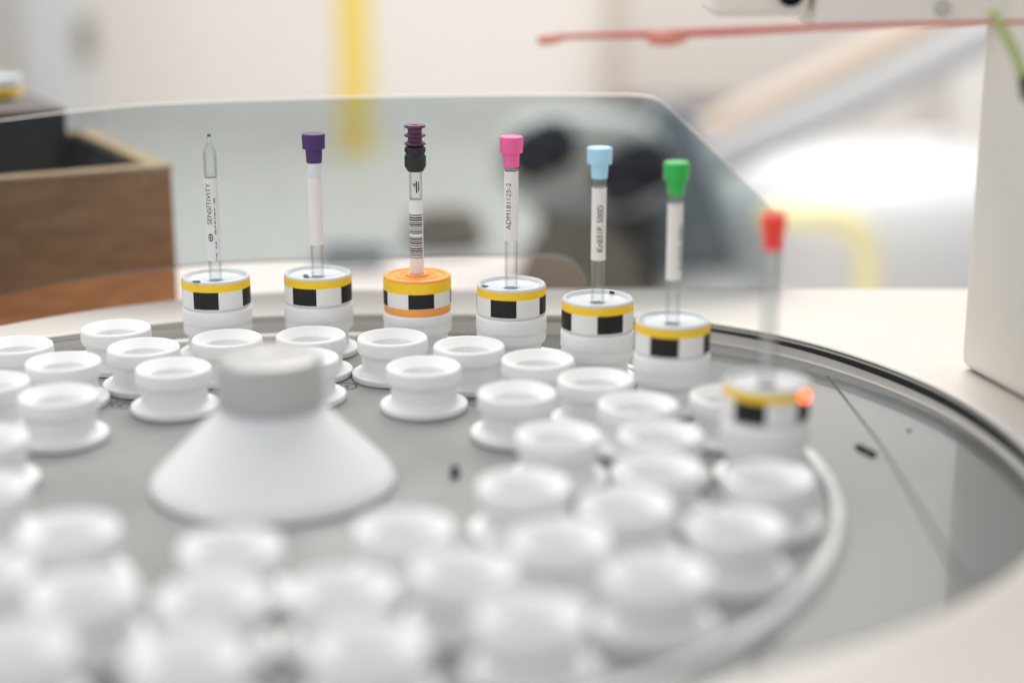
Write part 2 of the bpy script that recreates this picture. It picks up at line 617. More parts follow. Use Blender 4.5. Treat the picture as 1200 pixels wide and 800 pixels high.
# floor joint, a floor reflection painted as a darker strip beside it, a screw hole and small notches along the joint
def flat_quad(name, pts, z, mats, t=0.25):
    bm = bmesh.new()
    top = [bm.verts.new((x * MM, y * MM, (z + t - PZ) * MM)) for x, y in pts]
    bot = [bm.verts.new((x * MM, y * MM, (z - PZ) * MM)) for x, y in pts]
    bm.faces.new(top)
    bm.faces.new(list(reversed(bot)))
    n = len(pts)
    for i in range(n):
        bm.faces.new([top[i], bot[i], bot[(i + 1) % n], top[(i + 1) % n]])
    return mesh_from_bm(name, bm, mats, smooth=False)
put('floor_reflection', flat_quad('floor_reflection', [(192.3, 112), (194.8, 40), (193.8, -18), (192.4, -72), (206, -70), (219, -30), (223, 12), (221, 45), (212, 88)], FLOOR, 'floor_reflection', 0.25), fl)
put('floor_joint', flat_quad('floor_joint', [(191.3, 118), (192.0, 118), (194.6, 40.6), (193.6, -18), (192.2, -72.6), (191.4, -72.6), (192.8, -18), (193.9, 40.6)], FLOOR, 'seal_rubber', 0.1), fl)
put('dark_mark', flat_quad('dark_mark', [(185.2, 37), (187.5, 38.6), (189.6, 34), (191.4, 30), (190.6, 25.5), (188.4, 24), (187.2, 28), (185.4, 31)], FLOOR, 'black_hole', 0.12), fl)
put('screw', lathe('screw', [(0, FLOOR + 0.5 - PZ), (0.9, FLOOR + 0.5 - PZ), (1.0, FLOOR - PZ)], 'black_hole', 16), fl, (207, 52, 0))

# open lid: a smoked acrylic sheet leaning back behind the deck, notched below, with a cut corner
LEAN = R(-5)
lid_out = [(-318, 50), (-285, 63.5), (-250, 73.5)]
lid_out += [tuple(p) for p in spline([(-217, 79.9), (-180.5, 84.3), (-144, 87.2), (-72, 89.7), (0, 90.8), (47.9, 90.8)], 6)]
lid_out += [(54.7, 90.5), (59.4, 89.7), (63.1, 88.0), (66.8, 85.0), (87.5, 65.4), (109.7, 44.0), (112.9, 40.0), (115, 34.8), (116.4, 26), (116.7, 4.5)]
lid_out += [(33.9, 4.5), (33, 8.3), (31, 12.3), (27.6, 16.4), (23.9, 18.7), (18.6, 19.7), (11.2, 19.9)]
lid_out += [tuple(p) for p in spline([(-22, 19.5), (-63, 18.5), (-116, 16.9), (-147.5, 14.5), (-187, 9.5), (-225.5, 2.0), (-278, -13), (-318, -30)], 5)]
lid = put('lid', prism('lid', lid_out, 3.0, ['smoked_acrylic', 'lid_edge'], 1), sampler, (-CX, 704.5 - CY, 2 - PZ), (-LEAN, 0, 0))
lid['label'] = 'clear smoked acrylic lid standing open behind the tubes'
for hx in (55, 100):
    put('hinge', box('hinge', (16, 8, 9), 'cream_paint', 1.0), lid, (hx, 0.5, -6))

# column and transfer arm on the right
col_bm = box('column', (110, 96, 330), 'post_paint', 5.0, 4)
put('column', col_bm, sampler, (227.2 - CX, 543.2 - CY, TOPZ - PZ + 0.1), (0, 0, R(14)))
arm = put('arm', box('arm', (150, 40, 60), 'post_paint', 2.0), sampler, (102 + 75 - CX, 560 + 20 - CY, 132.3 - PZ), (0, R(-1.6), 0))
head = put('arm_head', box('arm_head', (34, 34, 50), 'post_paint', 4.0, 5), sampler, (66 + 17.4 - CX, 562 + 17 - CY, 134.3 - PZ))
put('screw', lathe('screw', fillet([(0, 1.6), (2.4, 1.6), (2.8, 0)], 0.4), 'grey_steel', 20), arm, (-33, -20, 6.2), (R(90), 0, 0))
put('knob', lathe('knob', fillet([(0, 4), (4, 4), (4.5, 0)], 0.8), 'knob_black', 20), head, (10, -17, 8), (R(90), 0, 0))

rod = thing('red_rod', 'thin red rod with a knobbed end hanging level below the arm', 'rod', (8, 520, 131))
put('shaft', pipe('shaft', [(6, 0, 0.4), (28, 0, 1.0), (60, 0, 2.0), (100, 4, 3.4), (140, 12, 3.8), (182, 20, 3.8)],
                  lambda t: 0.75 + 0.55 * math.exp(-((t - 0.35) / 0.22) ** 2) - 0.2 * max(0, t - 0.5), 'red_plastic', 14), rod)
put('end_knob', pipe('end_knob', [(0, 0, -0.7), (2, 0, -0.6), (6, 0, -0.3), (9.5, 0, 0.4)], lambda t: 1.55 if 0.1 < t < 0.7 else (1.2 if t < 0.2 else 0.9), 'salmon_plastic', 14), rod)
put('clip', pipe('clip', [(34, -0.5, 0.0), (37, -0.5, -0.2), (42, -0.5, -0.2), (46.5, -0.5, 0.4)], lambda t: 1.2 + 1.1 * math.sin(math.pi * t), 'salmon_plastic', 14), rod)

cab = thing('green_cable', 'short green cable with a black plug hanging in front of the column', 'cable', (146, 498, 119))
put('cord', pipe('cord', [(-4, 0, 22), (0, 0, 17), (5, 1, 9), (9, 1, 0), (12, 1, -8)], 1.5, 'green_cable', 12), cab)
put('plug', pipe('plug', [(8.0, -2, 2.5), (8.8, -2, -1), (9.5, -2, -4)], 2.4, 'knob_black', 14), cab)

# ------------------------------------------------------------------ carousel: disc, lip, hub, printed numbers
car = thing('carousel', 'round grey turntable disc with a white conical hub in its middle', 'carousel', (CX, CY, FLOOR + 0.3))
zc = -(FLOOR + 0.3)
put('disc', lathe('disc', [(0, zc - 3), (167.6, zc - 3), (167.6, zc), (0, zc)][::-1], 'disc_metal', 160), car)
put('rim_lip', lathe('rim_lip', fillet([(168.0, zc - 3.4), (168.0, zc + 2.6), (171.6, zc + 2.6), (171.6, zc - 3.6)], [0, 1.2, 1.2, 0]) , 'lip_plastic', 160, closed=True), car)
hub = put('hub', lathe('hub', fillet([(0, 26.2), (14.0, 26.2), (15.2, 25.2), (36.0, 4.2), (37.6, 1.4), (36.8, 0.02), (0, 0.02)], [0, 0.6, 1.0, 2.2, 1.2, 0.4, 0], 5), 'hub_plastic', 96), car, (0, 0, zc))
put('cap', lathe('cap', fillet([(0, 41.0), (4.0, 41.0), (4.6, 41.35), (16.0, 40.9), (16.4, 26.3), (0, 26.3)], [0, 0.2, 0.2, 3.2, 0.8, 0], 6), 'hub_cap_plastic', 96), hub)
put('index_pin', lathe('index_pin', fillet([(0, 3.4), (1.2, 3.4), (1.3, 1.6), (1.0, 1.5), (1.0, 1.2), (1.5, 1.1), (1.5, 0)], 0.15), 'knob_black', 20), car, (55.6 * math.sin(R(84)), 55.6 * math.cos(R(84)), zc))
ring_me = lathe('number_ring', [(4.0, 0.0), (4.0, 0.06), (4.6, 0.06), (4.6, 0.0)], 'black_print', 36)
for i in range(24):
    a = 15 * (i - 2) - 7.5 + PH
    r = 103.6
    x, y = r * math.sin(R(a)), r * math.cos(R(a))
    ro = put('number_ring', ring_me, car, (x, y, zc), (0, 0, -R(a)))
    n = (54 - i - 1) % 60 + 1
    put('number', flat_text(str(n), 5.2, 'black_print'), ro, (0, 0, 0.07), (0, 0, R(180)))

# ------------------------------------------------------------------ sample holders
HC = [(8.6, 1.5), (8.6, 12.6)]
collar_prof = [(8.6, 9.0), (8.6, 12.6)] + fillet([(8.7, 12.7), (11.3, 15.2), (12.1, 16.0), (13.1, 15.2), (13.25, 10.6), (11.7, 9.1), (11.5, 8.0)], [0, 0.6, 0.7, 0.9, 0.9, 0.6, 0], 5)
body_prof = [(8.6, 9.0), (8.6, 1.2)] + [(11.5, 1.2), (11.5, 8.0)]
flange_prof = fillet([(11.5, 4.2), (11.6, 3.6), (12.5, 3.0), (14.9, 2.65), (15.35, 2.2), (15.3, 0.25), (11.5, 0.25)], [0, 0.4, 0.6, 0.3, 0.3, 0.15, 0], 4)
collar_me = lathe('collar', collar_prof, 'holder_plastic', 72, angle=60)
neck_me = lathe('neck', [(11.5, 8.0), (11.5, 7.0), (11.5, 4.2), (11.5, 0.3), (0, 0.3), (0, 1.0), (8.6, 1.0), (8.6, 9.0)], 'holder_plastic', 72, angle=60)
flange_me = lathe('flange', flange_prof, 'holder_plastic', 72, angle=60)
contact_shade_me = lathe('contact_shade', [(10, 0.02), (15.35, 0.02), (15.35, 0.24), (10, 0.24)], 'black_hole', 48)  # black ring paints the contact shadow under the flange
RINGS = {'outer': 150.3, 'middle': 118.5, 'inner': 87.1}
def spot(ring, k):
    a = R(15 * k + PH)
    return (CX + RINGS[ring] * math.sin(a), CY + RINGS[ring] * math.cos(a), 0.0)
ORD = ['first', 'second', 'third', 'fourth', 'fifth', 'sixth', 'seventh', 'eighth']
LAB = {}
LAB['outer', -3] = 'empty white holder in outer ring, cut by the left edge, nearest the wooden box'
LAB['outer', -2] = 'empty white holder in outer ring, next left of the sealed pointed tube'
for k, s in ((-1, 'spinner of the sealed pointed glass tube'), (0, 'spinner of the violet-capped tube'), (1, 'orange spinner'),
             (2, 'spinner of the pink-capped tube'), (3, 'spinner of the light-blue-capped tube'),
             (4, 'spinner of the green-capped tube'), (6, 'spinner of the red-capped tube with the red glow')):
    LAB['outer', k] = 'white plastic holder carrying the ' + s
LAB['outer', 5] = 'empty white holder in outer ring, between the green-capped and red-capped tubes'
for k in range(7, 14):
    LAB['outer', k] = 'empty white holder in outer ring, %s forward from the red-capped tube' % ORD[k - 7]
LAB['middle', -4] = 'empty white holder in middle ring, cut in half by the left edge, right of none'
LAB['middle', -4] = 'empty white holder in middle ring, cut by the left edge behind the hub'
LAB['middle', -3] = 'empty white holder in middle ring, second left of the one facing the pointed tube'
LAB['middle', -2] = 'empty white holder in middle ring, next left of the one facing the pointed tube'
for k, s in ((-1, 'sealed pointed glass tube'), (0, 'violet-capped tube'), (1, 'orange spinner'), (2, 'pink-capped tube'),
             (3, 'light-blue-capped tube'), (4, 'green-capped tube'), (6, 'red-capped tube')):
    LAB['middle', k] = 'empty white holder in middle ring, directly inside the ' + s
LAB['middle', 5] = 'empty white holder in middle ring, inside the gap between green-capped and red-capped tubes'
for k in range(7, 15):
    LAB['middle', k] = 'empty white holder in middle ring, %s forward of the one inside the red-capped tube' % ORD[k - 7]
LAB['inner', -8] = 'empty white holder in inner ring, cut by the left edge, blurred, lower one'
LAB['inner', -6] = 'empty white holder in inner ring, cut by the left edge, upper one'
LAB['inner', -4] = 'empty white holder in inner ring, whole one nearest the left edge behind the hub'
LAB['inner', -2] = 'empty white holder in inner ring, directly left of the hub cap'
LAB['inner', 0] = 'empty white holder in inner ring, half hidden behind the hub cap'
LAB['inner', 2] = 'empty white holder in inner ring, first one right of the hub cap'
LAB['inner', 4] = 'empty white holder in inner ring, second one right of the hub cap'
LAB['inner', 6] = 'empty white holder in inner ring, third to the right of the hub cap'
LAB['inner', 8] = 'empty white holder in inner ring, fourth counted from hub cap, right of black hole'
LAB['inner', 10] = 'empty white holder in inner ring, in front of the hub cone to its right'
LAB['inner', 12] = 'empty white holder in inner ring, straight in front of the hub cone'
LAB['inner', 14] = 'empty white holder in inner ring, in front of the hub cone to its left'
def holder(ring, k):
    key = (ring, k)
    lab = LAB.get(key, 'empty white holder on the far left of the carousel, beyond the edge of view')
    x, y, z = spot(ring, k)
    t = thing('sample_holder', lab, 'holder', (x, y, z), random.uniform(0, 6.28), 'white sample holders on the carousel')
    put('collar', collar_me, t)
    put('neck', neck_me, t)
    put('flange', flange_me, t)
    put('contact_shade', contact_shade_me, t)
for k in range(-10, 14):
    kk = {-10: 14}.get(k, k)
    holder('outer', k)
    holder('middle', kk)
    if k % 2 == 0:
        holder('inner', kk)

# ------------------------------------------------------------------ spinners
SP_TOP = 32.5
SPLIT = 20.6
stem = [(0, 4.0), (7.6, 4.0), (8.0, 4.6), (8.0, 13.4)]
top_part = fillet([(13.0, 21.2), (13.0, 32.0), (12.4, SP_TOP), (11.9, SP_TOP), (10.9, 30.9), (3.4, 30.7), (2.75, 30.2), (2.75, 22.0), (0, 22.0)], [0, 0.5, 0.4, 0.3, 0.3, 0.3, 0.2, 0, 0], 3)
def low_body(zb):
    return fillet([(8.0, 13.4), (8.0, zb), (12.8, zb), (13.0, zb + 0.25), (13.0, 21.2)], [0, 0, 0, 0.2, 0], 3)
def low_ring(zb):
    return lathe('lower_ring', fillet([(8.02, 13.45), (9.5, 14.6), (11.3, 16.08), (13.3, 16.08), (13.3, 14.9), (13.46, 14.8), (13.42, zb - 0.9), (13.05, zb - 0.02), (8.02, zb - 0.02)], [0, 0.2, 0, 0, 0.1, 0.6, 0.15, 0.1, 0], 4), 'holder_plastic', 80, angle=50)
ring_me_c, ring_me_o = low_ring(20.6), low_ring(18.4)
sp_me = lathe('body', stem + low_body(20.6)[1:] + top_part[1:], 'spinner_plastic', 80, angle=40)
o_top = fillet([(13.0, 21.2), (13.0, 32.0), (12.4, SP_TOP), (10.9, SP_TOP), (10.6, 31.9), (8.6, 31.9), (8.3, SP_TOP - 0.1), (7.0, SP_TOP - 0.1), (6.6, 31.8), (4.8, 31.8), (4.5, SP_TOP + 0.5), (2.75, SP_TOP + 0.5), (2.75, 22.0), (0, 22.0)], [0, 0.5, 0.4] + [0.2] * 9 + [0, 0], 3)
sp_o_me = lathe('body', stem + low_body(18.4)[1:] + o_top[1:], 'orange_plastic', 80, angle=40)
def spinner(x, y, z, label, phase, orange=False, yel=(28.4, 31.3), chk=(21.6, 28.4), pens=()):
    t = thing('spinner', label, 'spinner', (x, y, z), 0, 'spinners carrying the sample tubes')
    put('body', sp_o_me if orange else sp_me, t)
    put('lower_ring', ring_me_o if orange else ring_me_c, t)
    band = put('paper_band', lathe('paper_band', [(13.02, chk[0]), (13.10, chk[0]), (13.10, chk[1]), (13.02, chk[1])], 'paper_label', 80, closed=True), t)
    put('yellow_band', lathe('yellow_band', [(13.02, yel[0]), (13.16, yel[0]), (13.16, yel[1]), (13.02, yel[1])], 'yellow_tape', 80, closed=True), t)
    for q in range(4):
        put('black_square', curved_patch('black_square', 13.14, phase + 90 * q, phase + 44.5 + 90 * q, chk[0] + 0.12, chk[1] - 0.02, 'black_print', 12), band)
    for px, py, sx, sy, rot in pens:
        pm = bmesh.new()
        n = 12
        vs = [pm.verts.new((1.4 * sx * math.cos(6.2832 * i / n) * (1 + 0.2 * math.sin(3 * i)) * MM, 1.3 * sy * math.sin(6.2832 * i / n) * MM, 0)) for i in range(n)]
        pm.faces.new(vs)
        zz = 30.95 if math.hypot(px, py) < 10 else SP_TOP + 0.03
        put('pen_mark', mesh_from_bm('pen_mark', pm, 'pen_ink', smooth=False), t, (px, py, zz), (0, 0, R(rot)))
    return t

# ------------------------------------------------------------------ tubes
def glass_tube(z0, z1, ro=2.48, ri=2.08, m='glass'):
    return lathe('glass', [(0, z0), (ro * 0.7, z0 + 0.4), (ro, z0 + 1.8), (ro, z1), (ri, z1), (ri, z0 + 2), (0, z0 + 0.8)], m, 32)
def push_cap(parent, m, zt, zm, zb, rt, rm, rs, rb):
    cap = put('cap', lathe('cap', fillet([(0, zt - 0.15), (rt - 0.9, zt - 0.1), (rt - 0.4, zt), (rt, zt - 0.35), (rm, zm), (rs - 0.1, zm - 0.0), (0, zm - 0.0)], [0, 0.2, 0.2, 0.25, 0.12, 0, 0], 3), m, 40), parent)
    put('skirt', lathe('skirt', fillet([(rs, zm - 0.02), (rb, zb), (2.6, zb), (2.55, zb + 0.5)], [0, 0.3, 0.1, 0], 3), m, 40), cap)
    return cap
def wrap_label(parent, z0, z1, m='tube_label', r=2.66):
    return put('paper_label', lathe('paper_label', [(2.5, z0), (r, z0), (r, z1), (2.5, z1)], m, 40, closed=True), parent)

TUBE_GROUP = 'sample tubes standing in the spinners'
pos = {n: spot('outer', k) for n, k in (('pointed', -1), ('violet', 0), ('black', 1), ('pink', 2), ('blue', 3), ('green', 4), ('red', 6))}

spinner(*pos['pointed'], 'translucent spinner at far left under the sealed pointed glass tube', -31, pens=[(-5.4, -11.3, 1.2, 1.1, 0)])
spinner(*pos['violet'], 'translucent spinner under the violet-capped tube', -41, pens=[(-4.2, -2.5, 0.8, 3.8, 12)])
spinner(*pos['black'], 'orange plastic spinner under the black-capped barcode tube', -12, orange=True, yel=(27.2, 31.4), chk=(21.4, 27.2))
spinner(*pos['pink'], 'translucent spinner under the pink-capped tube', -36, pens=[(-9.8, -6.2, 0.9, 1.6, 30)])
sp5 = spinner(*pos['blue'], 'translucent spinner under the light-blue-capped tube', -3)
put('pen_mark', curved_patch('pen_mark', 11.25, 144, 154, 31.05, 32.35, 'pen_ink', 4, 0.1), sp5)
spinner(*pos['green'], 'translucent spinner under the green-capped tube', -40, pens=[(-11.0, -4.0, 0.5, 1.2, 20)])
sp7 = spinner(*pos['red'], 'translucent spinner under the red-capped tube, out of focus with a red glow', -53)

# sealed pointed tube
t = thing('sample_tube', 'sealed pointed glass tube without cap, printed SENSITIVITY, in the leftmost spinner', 'tube', (pos['pointed'][0], pos['pointed'][1], 6), 0, TUBE_GROUP)
zs = -6
put('glass', lathe('glass', [(0, 0), (1.8, 0.4), (2.48, 1.8), (2.48, 79.4 + zs), (2.36, 80.6 + zs), (1.9, 81.7 + zs), (1.25, 82.8 + zs), (0.85, 84.0 + zs), (0.7, 86.2 + zs), (0, 86.4 + zs),
                             (0, 84.6 + zs), (0.5, 84 + zs), (1.3, 81.6 + zs), (1.85, 79.4 + zs), (2.05, 78 + zs), (2.05, 2.2), (0, 1.0)], 'glass', 32, angle=50), t)
put('tip', lathe('tip', fillet([(0, 87.1 + zs), (0.6, 87.0 + zs), (0.78, 86.2 + zs), (0.7, 86.0 + zs)], 0.2), 'green_bead', 16), t)
pl = wrap_label(t, 38.4 + zs, 70.4 + zs, 'frost_label', 2.6)
put('lettering', tube_text('lettering', 'SENSITIVITY', 2.1, 16.0, 2.64, -22, 52.6 + zs, 'text_ink'), pl)
def ring_logo(parent, r, ang, zc_, rad, mats):
    n = 28
    bm = bmesh.new()
    vs = []
    for i in range(n):
        a = 2 * math.pi * i / n
        pr = []
        for q in (rad, rad * 0.72):
            al = R(ang) + q * math.cos(a) / r
            pr.append(bm.verts.new((r * math.sin(al) * MM, -r * math.cos(al) * MM, (zc_ + q * 1.45 * math.sin(a)) * MM)))
        vs.append(pr)
    for i in range(n):
        A, B = vs[i], vs[(i + 1) % n]
        bm.faces.new([A[0], B[0], B[1], A[1]])
    put('logo', mesh_from_bm('logo', bm, mats, smooth=False), parent)
    for w, h in ((rad * 1.3, 0.28), (0.28, rad * 2.6)):
        put('logo', curved_patch('logo', r, ang - math.degrees(w / 2 / r), ang + math.degrees(w / 2 / r), zc_ - h / 2, zc_ + h / 2, mats, 6, 0.02), parent)
ring_logo(pl, 2.64, -16, 47.6 + zs, 1.05, 'text_ink')
zz = 63.0
for w in (2.2, 0, 1.2, 1.6, 0.8, 1.4, 1.2, 1.8, 0, 0, 1.0, 1.2, 0, 1.6, 1.0):
    if w:
        put('lettering', curved_patch('lettering', 2.63, 24, 24 + random.uniform(6, 12), zz - w + zs, zz + zs, 'faint_ink', 4, 0.02), pl)
    zz -= (w or 0.8) + 0.45

# violet cap
t = thing('sample_tube', 'glass tube with a deep violet cap and blank white label', 'tube', (pos['violet'][0], pos['violet'][1], 6), 0, TUBE_GROUP)
put('glass', glass_tube(0, 80 + zs), t)
push_cap(t, 'violet_cap', 86.4 + zs, 80.6 + zs, 75.2 + zs, 4.45, 4.3, 3.2, 3.0)
put('liner', lathe('liner', [(2.5, 69.9 + zs), (2.62, 69.9 + zs), (2.62, 75.1 + zs), (2.5, 75.1 + zs)], 'frost_label', 32, closed=True), t)
wrap_label(t, 43.4 + zs, 69.8 + zs)

# black stacked cap with barcode
t = thing('sample_tube', 'glass tube with a black cap topped by plum discs and a barcode label', 'tube', (pos['black'][0], pos['black'][1], 6), 0, TUBE_GROUP)
put('glass', glass_tube(0, 76 + zs), t)
bc = put('cap', lathe('cap', fillet([(0, 82.4 + zs), (3.2, 82.4 + zs), (4.0, 81.6 + zs), (4.05, 80.2 + zs), (3.6, 79.5 + zs), (3.6, 79.1 + zs), (4.1, 78.6 + zs), (4.1, 74.6 + zs), (3.0, 72.6 + zs), (2.55, 72.5 + zs)], 0.25, 3), 'black_cap', 6 * 8), t)
put('stopper', lathe('stopper', [(0, 90.0 + zs), (1.2, 90.0 + zs), (1.3, 90.2 + zs)] + fillet([(3.7, 90.2 + zs), (4.05, 89.8 + zs), (4.05, 89.3 + zs), (2.7, 88.8 + zs), (2.7, 87.2 + zs), (4.1, 86.6 + zs), (4.1, 86.0 + zs), (2.7, 85.4 + zs), (2.7, 84.2 + zs), (4.1, 83.4 + zs), (4.1, 82.8 + zs), (2.9, 82.45 + zs), (0, 82.45 + zs)], 0.2, 2), 'plum_cap', 40), bc)
pl = wrap_label(t, 33 + zs, 61.8 + zs, 'paper_label')
zz = 56.2
while zz > 39.0:
    w = random.choice((0.22, 0.3, 0.42, 0.6))
    if not 47.6 < zz < 48.9:
        put('barcode_bar', curved_patch('barcode_bar', 2.70, -78, 62, zz - w + zs, zz + zs, 'black_print', 14, 0.03), pl)
    zz -= w + random.choice((0.28, 0.34, 0.5))
put('lettering', curved_patch('lettering', 2.52, 4, 16, 64.6 + zs, 69.2 + zs, 'text_ink', 4, 0.02), t)
put('lettering', curved_patch('lettering', 2.52, 24, 34, 65.2 + zs, 68.8 + zs, 'text_ink', 4, 0.02), t)
put('lettering', tube_text('lettering', '4', 1.5, 1.8, 2.53, -8, 66.6 + zs, 'text_ink'), t)

# pink cap
t = thing('sample_tube', 'glass tube with a pink cap, white label printed ADM181125-2', 'tube', (pos['pink'][0], pos['pink'][1], 6), 0, TUBE_GROUP)
put('glass', glass_tube(0, 80 + zs), t)
push_cap(t, 'pink_cap', 88.0 + zs, 81.9 + zs, 76.7 + zs, 4.4, 4.25, 3.1, 2.85)
pl = wrap_label(t, 48.9 + zs, 75.1 + zs)
put('lettering', tube_text('lettering', 'ADM181125-2', 2.0, 17.6, 2.70, -24, 53.2 + zs, 'green_ink'), pl)

# light blue cap
t = thing('sample_tube', 'glass tube with a light blue cap, white label printed Krill31P. 500D', 'tube', (pos['blue'][0], pos['blue'][1], 6), 0, TUBE_GROUP)
put('glass', glass_tube(0, 80 + zs), t)
push_cap(t, 'blue_cap', 87.4 + zs, 81.5 + zs, 76.2 + zs, 4.55, 4.4, 3.2, 2.9)
pl = wrap_label(t, 46.5 + zs, 72.9 + zs)
put('lettering', tube_text('lettering', 'Krill31P. 500D', 2.3, 17.0, 2.70, 8, 49.8 + zs, 'text_ink'), pl)

# green cap
t = thing('sample_tube', 'glass tube with a green cap and white label turned to the right', 'tube', (pos['green'][0], pos['green'][1], 6), 0, TUBE_GROUP)
put('glass', glass_tube(0, 80 + zs), t)
push_cap(t, 'green_cap', 87.0 + zs, 80.8 + zs, 75.8 + zs, 4.4, 4.2, 3.1, 2.85)
pl = wrap_label(t, 46.2 + zs, 72.8 + zs)
put('lettering', tube_text('lettering', 'Krill31P. 500D', 1.7, 15.5, 2.70, 44, 50.2 + zs, 'text_ink'), pl)

# red cap
t = thing('sample_tube', 'clear glass tube with a bright red cap, rightmost and out of focus', 'tube', (pos['red'][0], pos['red'][1], 6), 0, TUBE_GROUP)
put('glass', glass_tube(0, 77 + zs, m='thick_glass'), t)
push_cap(t, 'red_cap', 83.4 + zs, 77.8 + zs, 72.4 + zs, 3.8, 3.6, 2.95, 2.8)

# red laser spot falling on the red-capped tube's spinner, drawn as a glowing bead
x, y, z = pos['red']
t = thing('laser_spot', 'red laser spot made as a glowing bead on the spinner of the red-capped tube', 'light spot', (x + 10.2, y - 8.6, 29.5), R(50))
put('lens', lathe('lens', fillet([(0, 1.1), (1.3, 1.1), (1.7, 0.0)], 0.6), 'red_glow', 20), t, (0, 0, 0), (R(90), 0, 0))  # emissive bead in place of the lit spot, not a real part

# ------------------------------------------------------------------ wooden box with the black block
wb = thing('wooden_box', 'open brown wooden box at the left behind the smoked lid', 'box', (-158.4, 760, PZ), R(29))
# local x runs from the right corner (0) to the left (-), local y goes back
BH = 53 - PZ
def wall_piece(name, x0, x1, y0, y1, z0, z1, m, bev=1.0):
    put(name, box(name, (abs(x1 - x0), abs(y1 - y0), z1 - z0), m, bev), wb, ((x0 + x1) / 2, (y0 + y1) / 2, z0))
wall_piece('front_wall', -86, 0, 0, 9, 0.2, BH - 2.5, 'wood')
wall_piece('side_wall', -9, 0, 9.2, 134, 0.2, BH - 2.5, 'wood')
wall_piece('side_wall', -86, -77, 9.2, 134, 0.2, BH - 2.5, 'wood')
wall_piece('back_wall', -86, 0, 134.2, 143, 0.2, BH - 2.5, 'wood')
wall_piece('bottom', -76.8, -9.2, 9.2, 134, 0.5, 10, 'wood')
wall_piece('top_edge', -86.3, 0.4, -0.4, 9.2, BH - 2.4, BH, 'wood_edge', 0.6)
wall_piece('top_edge', -9.2, 0.4, 9.4, 143.2, BH - 2.4, BH, 'wood_edge', 0.6)
wall_piece('top_edge', -86.3, -77, 9.4, 143.2, BH - 2.4, BH, 'wood_edge', 0.6)
wall_piece('top_edge', -76.8, -9.4, 134, 143.2, BH - 2.4, BH, 'wood_edge', 0.6)
wall_piece('shade_board', -10.2, -9.3, 9.4, 133.8, 12, BH - 3, 'black_block', 0.1)  # dark boards added to paint shade into the box interior
wall_piece('shade_board', -76.6, -10.4, 132.8, 133.8, 12, BH - 3, 'black_block', 0.1)
blk = thing('black_block', 'matt black storage block standing inside the wooden box', 'block', (-214, 790, PZ + 10.2), R(29))
KH = 75 - PZ - 10.2
put('body', box('body', (40, 76, KH - 1.2), 'black_block', 1.2), blk, (-20, 38, 0))
put('top_plate', box('top_plate', (40.4, 76.4, 1.6), 'block_top', 0.5), blk, (-20, 38, KH - 1.3))
sp = thing('spinner', 'yellow-banded white spinner resting on top of the black block, cut by left edge', 'spinner', (-260, 832, 75.4 - 21.4), 0, 'spinners carrying the sample tubes')
put('body', lathe('body', [(0, 21.5), (12.6, 21.5), (13.0, 22)] + top_part[1:], 'spinner_plastic', 64, angle=40), sp)
pbnd = put('paper_band', lathe('paper_band', [(13.02, 21.7), (13.1, 21.7), (13.1, 23.4), (13.02, 23.4)], 'paper_label', 64, closed=True), sp)
put('yellow_band', lathe('yellow_band', [(13.02, 23.4), (13.16, 23.4), (13.16, 27.2), (13.02, 27.2)], 'yellow_tape', 64, closed=True), sp)
for q in range(4):
    put('black_square', curved_patch('black_square', 13.14, 12 + 90 * q, 56 + 90 * q, 21.75, 23.38, 'black_print', 10), pbnd)

# ------------------------------------------------------------------ background things on the platform
colm = thing('wall_column', 'pale grey column beside the wall at the upper left', 'column', (-640, 2330, PZ))
put('shaft', box('shaft', (78, 80, 560), 'column_paint', 6), colm)
put('bracket', box('bracket', (16, 30, 60), 'dark_panel', 3), colm, (52, -20, 112))
colm2 = thing('wall_panel', 'beige upright panel at the very left edge behind the black block', 'panel', (-775, 2400, PZ))
put('panel', box('panel', (170, 60, 600), 'beige_panel', 5), colm2)
put('foot', box('foot', (190, 80, 20), 'dark_panel', 3), colm2)

yp = thing('yellow_post', 'upright yellow post in front of the white wall', 'post', (-209, 2200, PZ))
put('shaft', box('shaft', (46, 34, 620), 'yellow_paint', 4), yp, (0, 0, 4.2))
put('foot', box('foot', (56, 44, 4), 'yellow_paint', 1), yp)

# pale instrument with two black knobs and a brown stage
ins = thing('instrument', 'pale grey bench instrument with two big black knobs seen through the lid', 'instrument', (60, 1390, PZ))
put('body', prism('body', [(-76, 100), (-66, 142), (-30, 152), (52, 148), (76, 124), (74, 92), (44, 62), (-30, 64)], 80, 'pale_instrument', bev=8), ins, (0, -10, 0))
put('base', box('base', (104, 90, 72), 'dark_base', 8), ins, (16, 20, 0.2))
put('stage', prism('stage', [(-66, 0.2), (-50, 44), (-24, 78), (16, 74), (46, 44), (58, 0.2)], 40, 'brown_base', bev=5), ins, (0, -62, 0))
kn_prof = fillet([(0, 25), (14, 25), (20, 18), (20.5, -14), (17, -25), (0, -25)], [0, 2, 3, 3, 2, 0], 4)
for kx, kz, sc in ((-34, 130, 1.05), (42, 112, 1.16)):
    kn = put('knob', lathe('knob', kn_prof, 'knob_black', 40), ins, (kx, -34, kz))
    kn.rotation_euler = Vector((0.72, -0.52, 0.46)).to_track_quat('Z', 'Y').to_euler()
    kn.scale = (sc, sc, sc)

gc = thing('grey_cabinet', 'blue-grey cabinet with a slanting right side seen through the lid', 'cabinet', (62, 1480, PZ))
put('body', prism('body', [(-6, 0.2), (4, 70), (40, 112), (78, 154), (94, 146), (142, 0.2)], 60, 'blue_grey', bev=4), gc)
put('side_trim', prism('side_trim', [(96, 145), (110, 134), (162, 0.2), (145, 0.2)], 56, 'light_blue_grey', bev=3), gc, (0, 2, 0))

